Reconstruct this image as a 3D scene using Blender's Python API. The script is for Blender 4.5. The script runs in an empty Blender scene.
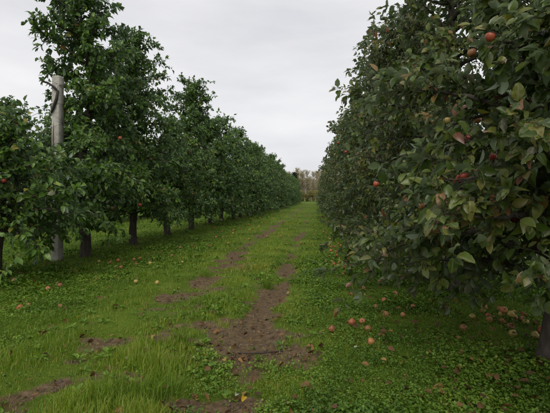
import bpy, math, random
import numpy as np
from mathutils import Matrix, Vector

# ------------------------------------------------------------------ camera, sky, sun, exposure
scene = bpy.context.scene
EYE = 1.25
YAW, PITCH, FPX = math.radians(5.67), math.radians(-1.18), 413.0
cam_d = bpy.data.cameras.new('camera')
cam_d.sensor_width = 36.0
cam_d.lens = FPX / 550 * 36.0
cam_d.clip_start, cam_d.clip_end = 0.05, 3000
cam = bpy.data.objects.new('camera', cam_d)
scene.collection.objects.link(cam)
cam.location = (0, 0, EYE)
cam.rotation_euler = (math.pi / 2 + PITCH, 0, YAW)
scene.camera = cam

SUN_EL, SUN_AZ = math.radians(45), math.radians(183)
world = bpy.data.worlds.new('World')
scene.world = world
world.use_nodes = True
wn, wl = world.node_tree.nodes, world.node_tree.links
wn.clear()
w_out = wn.new('ShaderNodeOutputWorld')
w_bg = wn.new('ShaderNodeBackground')
w_bg.inputs['Strength'].default_value = 0.1
w_sky = wn.new('ShaderNodeTexSky')
w_sky.sky_type = 'NISHITA'
w_sky.sun_disc = False
w_sky.sun_elevation = SUN_EL
w_sky.sun_rotation = SUN_AZ
w_tc = wn.new('ShaderNodeTexCoord')
w_map = wn.new('ShaderNodeMapping')
w_map.inputs['Scale'].default_value = (1.4, 1.4, 5.5)
w_noise = wn.new('ShaderNodeTexNoise')
w_noise.inputs['Scale'].default_value = 1.7
w_noise.inputs['Detail'].default_value = 5
w_noise.inputs['Roughness'].default_value = 0.5
w_ramp = wn.new('ShaderNodeValToRGB')
w_ramp.color_ramp.elements[0].position = 0.3
w_ramp.color_ramp.elements[0].color = (0.55, 0.55, 0.575, 1)
w_ramp.color_ramp.elements[1].position = 0.72
w_ramp.color_ramp.elements[1].color = (0.71, 0.705, 0.71, 1)
w_mul = wn.new('ShaderNodeVectorMath')
w_mul.operation = 'SCALE'
w_mul.inputs['Scale'].default_value = 10.0
w_mix = wn.new('ShaderNodeMixRGB')
w_mix.inputs['Fac'].default_value = 0.96
wl.new(w_tc.outputs['Generated'], w_map.inputs['Vector'])
wl.new(w_map.outputs['Vector'], w_noise.inputs['Vector'])
wl.new(w_noise.outputs['Fac'], w_ramp.inputs['Fac'])
wl.new(w_ramp.outputs['Color'], w_mul.inputs[0])
wl.new(w_sky.outputs['Color'], w_mix.inputs[1])
wl.new(w_mul.outputs[0], w_mix.inputs[2])
wl.new(w_mix.outputs['Color'], w_bg.inputs['Color'])
wl.new(w_bg.outputs['Background'], w_out.inputs['Surface'])

sun_d = bpy.data.lights.new('sun', 'SUN')
sun_d.energy = 1.5
sun_d.angle = math.radians(35)
sun_d.color = (1.0, 0.96, 0.9)
sun = bpy.data.objects.new('sun', sun_d)
scene.collection.objects.link(sun)
sun_dir = Vector((math.sin(SUN_AZ) * math.cos(SUN_EL), math.cos(SUN_AZ) * math.cos(SUN_EL), math.sin(SUN_EL)))
sun.rotation_euler = sun_dir.to_track_quat('Z', 'Y').to_euler()

vs = scene.view_settings
vs.view_transform = 'Standard'
vs.look = 'None'
vs.exposure = 0.42
vs.gamma = 1.0
vs.use_curve_mapping = False

# ------------------------------------------------------------------ helpers
RNG = np.random.default_rng(11)
COL = scene.collection
random.seed(5)


def link(o, parent=None):
    COL.objects.link(o)
    if parent is not None:
        o.parent = parent
    return o


def tag(o, label=None, cat=None, group=None, kind=None):
    for k, v in (('label', label), ('category', cat), ('group', group), ('kind', kind)):
        if v:
            o[k] = v
    return o


def mesh_np(name, V, F, mat=None, smooth=False, attrs=None):
    """F: (n,3) int array, all triangles. attrs: per-vertex float arrays."""
    me = bpy.data.meshes.new(name)
    V = np.asarray(V, np.float32)
    F = np.asarray(F, np.int32)
    n = len(F)
    me.vertices.add(len(V))
    me.vertices.foreach_set('co', V.ravel())
    me.loops.add(n * 3)
    me.loops.foreach_set('vertex_index', F.ravel())
    me.polygons.add(n)
    me.polygons.foreach_set('loop_start', np.arange(n, dtype=np.int32) * 3)
    me.polygons.foreach_set('loop_total', np.full(n, 3, np.int32))
    if smooth:
        me.polygons.foreach_set('use_smooth', np.ones(n, bool))
    for k, a in (attrs or {}).items():
        at = me.attributes.new(k, 'FLOAT', 'POINT')
        at.data.foreach_set('value', np.asarray(a, np.float32))
    me.update(calc_edges=True)
    if mat:
        me.materials.append(mat)
    return me


def hash2(ix, iy, seed):
    h = (ix.astype(np.int64) * 374761393 + iy.astype(np.int64) * 668265263 + seed * 974634777) & 0x7fffffff
    h = ((h ^ (h >> 13)) * 1274126177) & 0x7fffffff
    return ((h ^ (h >> 16)) & 0xffff) / 65535.0


def vnoise(x, y, seed=0):
    x, y = np.asarray(x, float), np.asarray(y, float)
    ix, iy = np.floor(x), np.floor(y)
    fx, fy = x - ix, y - iy
    fx, fy = fx * fx * (3 - 2 * fx), fy * fy * (3 - 2 * fy)
    a, b = hash2(ix, iy, seed), hash2(ix + 1, iy, seed)
    c, d = hash2(ix, iy + 1, seed), hash2(ix + 1, iy + 1, seed)
    return (a * (1 - fx) + b * fx) * (1 - fy) + (c * (1 - fx) + d * fx) * fy


def fbm(x, y, seed=0, oct=4):
    s, a, t = 0, 0.5, 0
    for i in range(oct):
        s = s + a * vnoise(np.asarray(x) * 2 ** i, np.asarray(y) * 2 ** i, seed + i * 17)
        t += a
        a *= 0.55
    return s / t


LEFT_X, RIGHT_X, RUT_A, RUT_B = -4.65, 1.78, -1.85, -0.58


def g(x, c, w):
    return np.exp(-((np.asarray(x) - c) / w) ** 2)


def gh(x, y):
    x, y = np.asarray(x, float), np.asarray(y, float)
    wob = (fbm(y * 0.25, y * 0 + 3.1, 40) - 0.5) * 0.5
    z = -0.055 * g(x - wob, RUT_A, 0.24) - 0.05 * g(x - wob, RUT_B, 0.22)
    z = z + 0.05 * (fbm(x * 0.9, y * 0.9, 3) - 0.5) + 0.02 * (fbm(x * 5, y * 5, 8) - 0.5)
    z = z + 0.05 * g(x, RIGHT_X, 0.8) + 0.05 * g(x, LEFT_X, 0.9)
    fade = np.clip(1.2 - np.hypot(x, y) / 120, 0, 1)
    return z * fade


def ray(px, py):
    v = Vector(((px - 275.0) / FPX, -(py - 206.5) / FPX, -1.0))
    return cam.rotation_euler.to_matrix() @ v


def at(px, py):
    """point on the ground seen at a pixel of the photograph"""
    d = ray(px, py)
    z = 0.0
    for _ in range(6):
        t = (z - EYE) / d.z
        p = Vector((0, 0, EYE)) + d * t
        z = float(gh(p.x, p.y))
    return Vector((p.x, p.y, z))


def dirt(x, y):
    """1 = bare soil, 0 = grown over"""
    x, y = np.asarray(x, float), np.asarray(y, float)
    wob = (fbm(y * 0.25, y * 0 + 3.1, 40) - 0.5) * 0.5
    patch = fbm(x * 1.1 + 7, y * 0.8, 21)
    fine = fbm(x * 4.5, y * 4.5, 5)
    d = g(x - wob, RUT_A, 0.25) * np.clip(patch * 2.6 - 0.5, 0, 1) * (.6 + .4 * np.clip((y - 4.5) / 2.5, 0, 1))
    d = d + 0.92 * g(x - wob, RUT_B, 0.17) * np.clip(patch * 2.6 - 0.68, 0, 1)

    def blob(cx, cy, rx, ry, a):
        return a * np.exp(-(((x - cx) / rx) ** 2 + ((y - cy) / ry) ** 2))
    for (px, py, rx, ry, a) in SOIL:
        c = at0(px, py)
        d = d + blob(c[0], c[1], rx, ry, a)
    d = d + 0.35 * g(x, RIGHT_X + 0.1, 0.5) * (patch > 0.45) + 0.25 * g(x, LEFT_X, 0.45)
    return np.clip((d * .97 + (fine - 0.5) * 1.75 - 0.33) * 1.9, 0, 1)


def at0(px, py):
    d = ray(px, py)
    t = -EYE / d.z
    return (d.x * t, d.y * t)


SOIL = [(262, 345, .40, .52, .8), (225, 325, .45, .40, .7), (300, 360, .25, .22, .5), (120, 372, .25, .2, .5),
        (243, 404, .16, .16, .7), (150, 335, .5, .3, .55), (200, 290, .5, .7, .5), (268, 292, .3, .8, .6),
        (235, 262, .5, 1.2, .5), (170, 352, .3, .3, .45), (180, 404, .16, .14, .4)]


# ------------------------------------------------------------------ materials
def new_mat(name):
    m = bpy.data.materials.new(name)
    m.use_nodes = True
    nt = m.node_tree
    nt.nodes.clear()
    out = nt.nodes.new('ShaderNodeOutputMaterial')
    return m, nt, out


def ramp(nt, stops, src=None):
    r = nt.nodes.new('ShaderNodeValToRGB')
    els = r.color_ramp.elements
    while len(els) < len(stops):
        els.new(0.5)
    for e, (p, c) in zip(els, stops):
        e.position = p
        e.color = (*c, 1)
    if src is not None:
        nt.links.new(src, r.inputs['Fac'])
    return r


def noise(nt, scale, detail=4, coord='Object', rough=0.55):
    tc = nt.nodes.new('ShaderNodeTexCoord')
    n = nt.nodes.new('ShaderNodeTexNoise')
    n.inputs['Scale'].default_value = scale
    n.inputs['Detail'].default_value = detail
    n.inputs['Roughness'].default_value = rough
    nt.links.new(tc.outputs[coord], n.inputs['Vector'])
    return n


def leaf_mat(name, stops, under=None, rough=0.32, trans=0.3, src='tint', spec=0.4, hero=False):
    m, nt, out = new_mat(name)
    if src == 'random':
        s = nt.nodes.new('ShaderNodeObjectInfo').outputs['Random']
    else:
        a = nt.nodes.new('ShaderNodeAttribute')
        a.attribute_name = src
        s = a.outputs['Fac']
    r = ramp(nt, stops, s)
    col = r.outputs['Color']
    n = noise(nt, 45, 2)
    mx = nt.nodes.new('ShaderNodeMixRGB')
    mx.blend_type = 'MULTIPLY'
    mx.inputs['Fac'].default_value = 0.45
    nr = ramp(nt, [(0.3, (0.55, 0.55, 0.5)), (0.7, (1.15, 1.12, 1.05))], n.outputs['Fac'])
    nt.links.new(col, mx.inputs[1])
    nt.links.new(nr.outputs['Color'], mx.inputs[2])
    col = mx.outputs['Color']
    if hero:
        nb = noise(nt, 4.5, 4)
        oi = nt.nodes.new('ShaderNodeObjectInfo')
        cmb = nt.nodes.new('ShaderNodeVectorMath'); cmb.operation = 'SCALE'; cmb.inputs['Scale'].default_value = 9.0
        add = nt.nodes.new('ShaderNodeVectorMath'); add.operation = 'ADD'
        tc = nt.nodes.new('ShaderNodeTexCoord')
        nt.links.new(oi.outputs['Location'], cmb.inputs[0])
        nt.links.new(tc.outputs['Object'], add.inputs[0])
        nt.links.new(cmb.outputs[0], add.inputs[1])
        nt.links.new(add.outputs[0], nb.inputs['Vector'])
        bl = ramp(nt, [(0.60, (0, 0, 0)), (0.68, (1, 1, 1))], nb.outputs['Fac'])
        m1 = nt.nodes.new('ShaderNodeMixRGB')
        m1.inputs[2].default_value = (.13, .075, .035, 1)
        nt.links.new(bl.outputs['Color'], m1.inputs['Fac'])
        nt.links.new(col, m1.inputs[1])
        rb = nt.nodes.new('ShaderNodeAttribute'); rb.attribute_name = 'rib'
        pw = nt.nodes.new('ShaderNodeMath'); pw.operation = 'POWER'; pw.inputs[1].default_value = 7
        nt.links.new(rb.outputs['Fac'], pw.inputs[0])
        m2 = nt.nodes.new('ShaderNodeMixRGB')
        m2.inputs[2].default_value = (.22, .24, .10, 1)
        nt.links.new(pw.outputs[0], m2.inputs['Fac'])
        nt.links.new(m1.outputs['Color'], m2.inputs[1])
        col = m2.outputs['Color']
    if under:
        geo = nt.nodes.new('ShaderNodeNewGeometry')     # the felted underside of the blade is paler
        mu = nt.nodes.new('ShaderNodeMixRGB')
        mu.inputs[2].default_value = (*under, 1)
        mf = nt.nodes.new('ShaderNodeMath')
        mf.operation = 'MULTIPLY'
        mf.inputs[1].default_value = 0.7
        nt.links.new(geo.outputs['Backfacing'], mf.inputs[0])
        nt.links.new(mf.outputs[0], mu.inputs['Fac'])
        nt.links.new(col, mu.inputs[1])
        col = mu.outputs['Color']
    p = nt.nodes.new('ShaderNodeBsdfPrincipled')
    p.inputs['Roughness'].default_value = rough
    p.inputs['Specular IOR Level'].default_value = spec
    nt.links.new(col, p.inputs['Base Color'])
    t = nt.nodes.new('ShaderNodeBsdfTranslucent')
    hs = nt.nodes.new('ShaderNodeHueSaturation')
    hs.inputs['Saturation'].default_value = 1.2
    hs.inputs['Value'].default_value = 1.3
    nt.links.new(col, hs.inputs['Color'])
    nt.links.new(hs.outputs['Color'], t.inputs['Color'])
    ms = nt.nodes.new('ShaderNodeMixShader')
    ms.inputs['Fac'].default_value = trans
    nt.links.new(p.outputs['BSDF'], ms.inputs[1])
    nt.links.new(t.outputs['BSDF'], ms.inputs[2])
    nt.links.new(ms.outputs['Shader'], out.inputs['Surface'])
    return m


LEFT_STOPS = [(0.0, (.042, .092, .014)), (0.45, (.085, .168, .025)), (0.8, (.148, .238, .038)), (0.93, (.21, .26, .045)),
              (0.975, (.27, .22, .05)), (1.0, (.22, .095, .042))]
RIGHT_STOPS = [(0.0, (.044, .076, .016)), (0.38, (.086, .130, .026)), (0.62, (.142, .175, .038)), (0.75, (.195, .19, .05)),
               (0.84, (.22, .15, .05)), (0.93, (.22, .10, .052)), (1.0, (.16, .065, .038))]
M_LEAF_L = leaf_mat('apple_leaf_green', LEFT_STOPS, (0.143, 0.196, 0.128))
M_LEAF_R = leaf_mat('apple_leaf_olive', RIGHT_STOPS, (0.165, 0.203, 0.135))
M_LEAF_HERO = leaf_mat('apple_leaf_near', RIGHT_STOPS, (0.180, 0.217, 0.150), src='random', rough=0.38, hero=True)
M_GRASS = leaf_mat('grass_blade', [(0.0, (.092, .160, .015)), (0.5, (.158, .258, .023)), (0.85, (.245, .330, .036)),
                                   (0.95, (.32, .29, .065)), (1.0, (.43, .31, .12))], rough=0.5, trans=0.3, spec=0.3)
M_WEED = leaf_mat('weed_leaf', [(0.0, (.070, .142, .018)), (0.5, (.126, .232, .026)), (0.9, (.195, .300, .040)),
                                (1.0, (.26, .27, .06))], rough=0.5, trans=0.25, spec=0.3)
M_LITTER = leaf_mat('dead_leaf', [(0.0, (.06, .036, .02)), (0.5, (.15, .08, .036)), (0.8, (.24, .13, .05)),
                                  (1.0, (.40, .30, .08))], rough=0.7, trans=0.1, spec=0.2)


def bark_mat(name, a, b, scale=14):
    m, nt, out = new_mat(name)
    tc = nt.nodes.new('ShaderNodeTexCoord')
    mp = nt.nodes.new('ShaderNodeMapping')
    mp.inputs['Scale'].default_value = (1, 1, 0.3)
    n = nt.nodes.new('ShaderNodeTexNoise')
    n.inputs['Scale'].default_value = scale
    n.inputs['Detail'].default_value = 6
    n.inputs['Roughness'].default_value = 0.65
    nt.links.new(tc.outputs['Object'], mp.inputs['Vector'])
    nt.links.new(mp.outputs['Vector'], n.inputs['Vector'])
    r = ramp(nt, [(0.3, a), (0.7, b)], n.outputs['Fac'])
    p = nt.nodes.new('ShaderNodeBsdfPrincipled')
    p.inputs['Roughness'].default_value = 0.9
    bp = nt.nodes.new('ShaderNodeBump')
    bp.inputs['Strength'].default_value = 0.8
    bp.inputs['Distance'].default_value = 0.02
    nt.links.new(n.outputs['Fac'], bp.inputs['Height'])
    nt.links.new(r.outputs['Color'], p.inputs['Base Color'])
    nt.links.new(bp.outputs['Normal'], p.inputs['Normal'])
    nt.links.new(p.outputs['BSDF'], out.inputs['Surface'])
    return m


M_BARK = bark_mat('apple_bark', (.018, .013, .010), (.085, .068, .052), 22)
M_TWIG = bark_mat('twig_bark', (.03, .021, .015), (.075, .055, .038), 30)
M_PALEBARK = bark_mat('poplar_bark', (.10, .085, .065), (.20, .17, .13), 3)
M_STICK = bark_mat('stick_bark', (.02, .015, .011), (.06, .043, .03), 30)


def ground_mat():
    m, nt, out = new_mat('orchard_ground')
    a = nt.nodes.new('ShaderNodeAttribute')
    a.attribute_name = 'dirt'
    n1, n2, n3 = noise(nt, 1.3, 5), noise(nt, 17, 9, rough=.72), noise(nt, 0.16, 4)
    n4 = noise(nt, 95, 3)
    soil = ramp(nt, [(0.25, (.045, .031, .018)), (0.5, (.122, .083, .045)), (0.75, (.215, .155, .09))], n2.outputs['Fac'])
    turf = ramp(nt, [(0.3, (.072, .113, .013)), (0.55, (.12, .185, .02)), (0.75, (.175, .23, .036))], n1.outputs['Fac'])
    far = ramp(nt, [(0.35, (.7, .75, .6)), (0.65, (1.15, 1.12, 1.0))], n3.outputs['Fac'])
    fine = ramp(nt, [(0.3, (.45, .5, .45)), (0.7, (1.25, 1.2, 1.1))], n4.outputs['Fac'])
    mul = nt.nodes.new('ShaderNodeMixRGB')
    mul.blend_type = 'MULTIPLY'
    mul.inputs['Fac'].default_value = 1
    nt.links.new(turf.outputs['Color'], mul.inputs[1])
    nt.links.new(far.outputs['Color'], mul.inputs[2])
    mul2 = nt.nodes.new('ShaderNodeMixRGB')
    mul2.blend_type = 'MULTIPLY'
    mul2.inputs['Fac'].default_value = 1
    nt.links.new(mul.outputs['Color'], mul2.inputs[1])
    nt.links.new(fine.outputs['Color'], mul2.inputs[2])
    # break the soil edge with fine noise
    ad = nt.nodes.new('ShaderNodeMath')
    ad.operation = 'MULTIPLY_ADD'
    ad.inputs[1].default_value = 1.1
    nt.links.new(n2.outputs['Fac'], ad.inputs[0])
    sub = nt.nodes.new('ShaderNodeMath')
    sub.operation = 'ADD'
    sub.inputs[1].default_value = -0.55
    nt.links.new(a.outputs['Fac'], sub.inputs[0])
    nt.links.new(sub.outputs[0], ad.inputs[2])
    mr = ramp(nt, [(0.25, (0, 0, 0)), (0.6, (1, 1, 1))], ad.outputs[0])
    mix = nt.nodes.new('ShaderNodeMixRGB')
    nt.links.new(mr.outputs['Color'], mix.inputs['Fac'])
    nt.links.new(mul2.outputs['Color'], mix.inputs[1])
    nt.links.new(soil.outputs['Color'], mix.inputs[2])
    p = nt.nodes.new('ShaderNodeBsdfPrincipled')
    p.inputs['Roughness'].default_value = 0.95
    p.inputs['Specular IOR Level'].default_value = 0.15
    bp = nt.nodes.new('ShaderNodeBump')
    bp.inputs['Strength'].default_value = 1.0
    bp.inputs['Distance'].default_value = 0.02
    nt.links.new(n2.outputs['Fac'], bp.inputs['Height'])
    nt.links.new(mix.outputs['Color'], p.inputs['Base Color'])
    nt.links.new(bp.outputs['Normal'], p.inputs['Normal'])
    nt.links.new(p.outputs['BSDF'], out.inputs['Surface'])
    return m


def apple_mat(name, stops):
    m, nt, out = new_mat(name)
    oi = nt.nodes.new('ShaderNodeObjectInfo')
    n = noise(nt, 14, 3)
    ad = nt.nodes.new('ShaderNodeMath')
    ad.operation = 'MULTIPLY_ADD'
    ad.inputs[1].default_value = 0.55
    nt.links.new(oi.outputs['Random'], ad.inputs[0])
    sc = nt.nodes.new('ShaderNodeMath')
    sc.operation = 'MULTIPLY_ADD'
    sc.inputs[1].default_value = 0.9
    sc.inputs[2].default_value = -0.2
    nt.links.new(n.outputs['Fac'], sc.inputs[0])
    nt.links.new(sc.outputs[0], ad.inputs[2])
    r = ramp(nt, stops, ad.outputs[0])
    p = nt.nodes.new('ShaderNodeBsdfPrincipled')
    p.inputs['Roughness'].default_value = 0.42
    p.inputs['Specular IOR Level'].default_value = 0.4
    nt.links.new(r.outputs['Color'], p.inputs['Base Color'])
    nt.links.new(p.outputs['BSDF'], out.inputs['Surface'])
    return m


M_APPLE = apple_mat('apple_red', [(0.0, (.27, .045, .025)), (0.45, (.36, .10, .045)), (0.8, (.38, .16, .06)), (1.0, (.36, .22, .07))])
M_APPLE_RIPE = apple_mat('apple_ripe', [(0.0, (.27, .03, .022)), (0.6, (.36, .06, .035)), (1.0, (.38, .13, .05))])
M_APPLE_Y = apple_mat('apple_yellow', [(0.0, (.38, .24, .05)), (0.5, (.42, .31, .08)), (1.0, (.3, .23, .07))])
M_APPLE_B = apple_mat('apple_rotten', [(0.0, (.16, .06, .03)), (0.5, (.26, .11, .045)), (1.0, (.34, .16, .06))])


def concrete_mat():
    m, nt, out = new_mat('weathered_concrete')
    n1, n2 = noise(nt, 6, 6), noise(nt, 60, 4)
    c1 = ramp(nt, [(0.3, (.25, .235, .20)), (0.7, (.45, .43, .385))], n1.outputs['Fac'])
    c2 = ramp(nt, [(0.35, (.75, .75, .75)), (0.6, (1.05, 1.05, 1.05))], n2.outputs['Fac'])
    mul = nt.nodes.new('ShaderNodeMixRGB')
    mul.blend_type = 'MULTIPLY'
    mul.inputs['Fac'].default_value = 1
    nt.links.new(c1.outputs['Color'], mul.inputs[1])
    nt.links.new(c2.outputs['Color'], mul.inputs[2])
    # rust run below the tie, a stain with its own shape
    tc = nt.nodes.new('ShaderNodeTexCoord')
    mp = nt.nodes.new('ShaderNodeMapping')
    mp.inputs['Location'].default_value = (0.03, 0, -2.35)
    sx = nt.nodes.new('ShaderNodeSeparateXYZ')
    nt.links.new(tc.outputs['Object'], mp.inputs['Vector'])
    nt.links.new(mp.outputs['Vector'], sx.inputs['Vector'])

    def band(sock, w):
        d = nt.nodes.new('ShaderNodeMath'); d.operation = 'DIVIDE'; d.inputs[1].default_value = w
        nt.links.new(sock, d.inputs[0])
        q = nt.nodes.new('ShaderNodeMath'); q.operation = 'POWER'; q.inputs[1].default_value = 2
        ab = nt.nodes.new('ShaderNodeMath'); ab.operation = 'ABSOLUTE'
        nt.links.new(d.outputs[0], ab.inputs[0]); nt.links.new(ab.outputs[0], q.inputs[0])
        return q.outputs[0]
    s = nt.nodes.new('ShaderNodeMath'); s.operation = 'ADD'
    nt.links.new(band(sx.outputs['X'], 0.018), s.inputs[0])
    nt.links.new(band(sx.outputs['Z'], 0.34), s.inputs[1])
    rr = ramp(nt, [(0.35, (1, 1, 1)), (1.0, (0, 0, 0))], s.outputs[0])
    mx = nt.nodes.new('ShaderNodeMixRGB')
    mx.inputs[2].default_value = (.13, .055, .03, 1)
    nt.links.new(rr.outputs['Color'], mx.inputs['Fac'])
    nt.links.new(mul.outputs['Color'], mx.inputs[1])
    p = nt.nodes.new('ShaderNodeBsdfPrincipled')
    p.inputs['Roughness'].default_value = 0.9
    bp = nt.nodes.new('ShaderNodeBump')
    bp.inputs['Strength'].default_value = 0.5
    bp.inputs['Distance'].default_value = 0.01
    nt.links.new(n2.outputs['Fac'], bp.inputs['Height'])
    nt.links.new(bp.outputs['Normal'], p.inputs['Normal'])
    nt.links.new(mx.outputs['Color'], p.inputs['Base Color'])
    nt.links.new(p.outputs['BSDF'], out.inputs['Surface'])
    return m


def metal_mat(name, c, rough=0.6, metallic=0.6):
    m, nt, out = new_mat(name)
    n = noise(nt, 20, 4)
    r = ramp(nt, [(0.3, tuple(v * 0.6 for v in c)), (0.7, c)], n.outputs['Fac'])
    p = nt.nodes.new('ShaderNodeBsdfPrincipled')
    p.inputs['Roughness'].default_value = rough
    p.inputs['Metallic'].default_value = metallic
    nt.links.new(r.outputs['Color'], p.inputs['Base Color'])
    nt.links.new(p.outputs['BSDF'], out.inputs['Surface'])
    return m


# ------------------------------------------------------------------ ground (one sheet to the horizon)
def spaced(lo, hi, step, far):
    core = list(np.arange(lo, hi + 1e-6, step))
    s, v, up = step, hi, []
    while v < far:
        s *= 1.13
        v += s
        up.append(v)
    s, v, dn = step, lo, []
    while v > -far:
        s *= 1.13
        v -= s
        dn.append(v)
    return np.array(dn[::-1] + core + up)


gx, gy = spaced(-6.0, 3.4, 0.075, 900), spaced(1.0, 11.0, 0.075, 900)
GX, GY = np.meshgrid(gx, gy)
GZ = gh(GX, GY)
GD = dirt(GX, GY) * np.clip(1.3 - np.hypot(GX, GY) / 70, 0, 1)
GZ = GZ + 0.035 * GD * (fbm(GX * 9, GY * 9, 71) - 0.5) - 0.012 * GD
nx, ny = len(gx), len(gy)
ii = np.arange(nx * ny).reshape(ny, nx)
q = np.stack([ii[:-1, :-1], ii[:-1, 1:], ii[1:, 1:], ii[1:, :-1]], -1).reshape(-1, 4)
gF = np.concatenate([q[:, [0, 1, 2]], q[:, [0, 2, 3]]])
ground = link(bpy.data.objects.new('ground', mesh_np('ground', np.stack([GX, GY, GZ], -1).reshape(-1, 3), gF, ground_mat(), True,
                                                     {'dirt': GD.ravel()})))
tag(ground, 'grassy orchard ground with two worn muddy wheel tracks down the lane', 'ground', kind='structure')


# ------------------------------------------------------------------ leaf and tube batches
def unit(a):
    return a / np.maximum(np.linalg.norm(a, axis=-1, keepdims=True), 1e-9)


T8 = np.array([(0, 0), (.30, .0), (.30, .25), (.30, -.25), (.68, 0), (.68, .22), (.68, -.22), (1, 0)], float)
F8 = np.array([(0, 1, 2), (0, 3, 1), (1, 4, 5), (1, 5, 2), (3, 6, 4), (3, 4, 1), (4, 7, 5), (6, 7, 4)])
T16 = np.array([(0, 0), (.12, 0), (.12, .15), (.12, -.15), (.36, 0), (.36, .27), (.36, -.27), (.62, 0), (.62, .255), (.62, -.255),
                (.85, 0), (.85, .13), (.85, -.13), (1, 0)], float)
F16 = np.array([(0, 1, 2), (0, 3, 1), (10, 13, 11), (12, 13, 10)] +
               [t for a in (1, 4, 7) for t in ((a, a + 3, a + 4), (a, a + 4, a + 1), (a + 2, a + 5, a + 3), (a + 2, a + 3, a))])
T4 = np.array([(0, 0), (.48, 0), (.45, .28), (.45, -.28), (1, 0)], float)
F4 = np.array([(0, 1, 2), (0, 3, 1), (1, 4, 2), (3, 4, 1)])


def leaf_frames(P, D, N):
    X = unit(D)
    Y = unit(np.cross(N, X))
    Z = np.cross(X, Y)
    return X, Y, Z


def leaf_batch(P, D, N, S, tint, rng, tmpl=T8, faces=F8):
    n = len(P)
    X, Y, Z = leaf_frames(P, D, N)
    fold = rng.uniform(0.15, 0.75, (n, 1))
    curl = rng.uniform(-0.05, 0.6, (n, 1))
    wid = rng.uniform(0.95, 1.3, (n, 1))
    tx, ty = tmpl[None, :, 0], tmpl[None, :, 1] * wid
    tz = fold * np.abs(ty) - curl * tx ** 2
    V = P[:, None] + S[:, None, None] * (tx[..., None] * X[:, None] + ty[..., None] * Y[:, None] + tz[..., None] * Z[:, None])
    k = len(tmpl)
    F = faces[None] + (np.arange(n) * k)[:, None, None]
    return V.reshape(-1, 3), F.reshape(-1, 3), np.repeat(tint, k)


def tubes(paths, radii, sides=5):
    """list of polylines with radius per point -> V, F"""
    Vs, Fs, o = [], [], 0
    ang = np.arange(sides) * 2 * math.pi / sides
    for p, r in zip(paths, radii):
        p = np.asarray(p, float)
        m = len(p)
        t = unit(np.gradient(p, axis=0))
        ref = np.array([0.31, 0.87, 0.38]) if abs(t[0, 2]) > 0.7 else np.array([0.05, 0.1, 1.0])
        u = unit(np.cross(t, ref))
        w = np.cross(t, u)
        rr = np.asarray(r, float).reshape(m, 1, 1)
        V = p[:, None] + rr * (np.cos(ang)[None, :, None] * u[:, None] + np.sin(ang)[None, :, None] * w[:, None])
        V = np.concatenate([V.reshape(-1, 3), p[:1], p[-1:]])
        i = np.arange(m * sides).reshape(m, sides)
        j = np.roll(i, -1, 1)
        F = np.concatenate([np.stack([i[:-1], j[:-1], j[1:]], -1).reshape(-1, 3), np.stack([i[:-1], j[1:], i[1:]], -1).reshape(-1, 3),
                            np.stack([j[0], i[0], np.full(sides, m * sides)], -1),
                            np.stack([i[-1], j[-1], np.full(sides, m * sides + 1)], -1)])
        Vs.append(V)
        Fs.append(F + o)
        o += len(V)
    return np.concatenate(Vs), np.concatenate(Fs)


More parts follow.
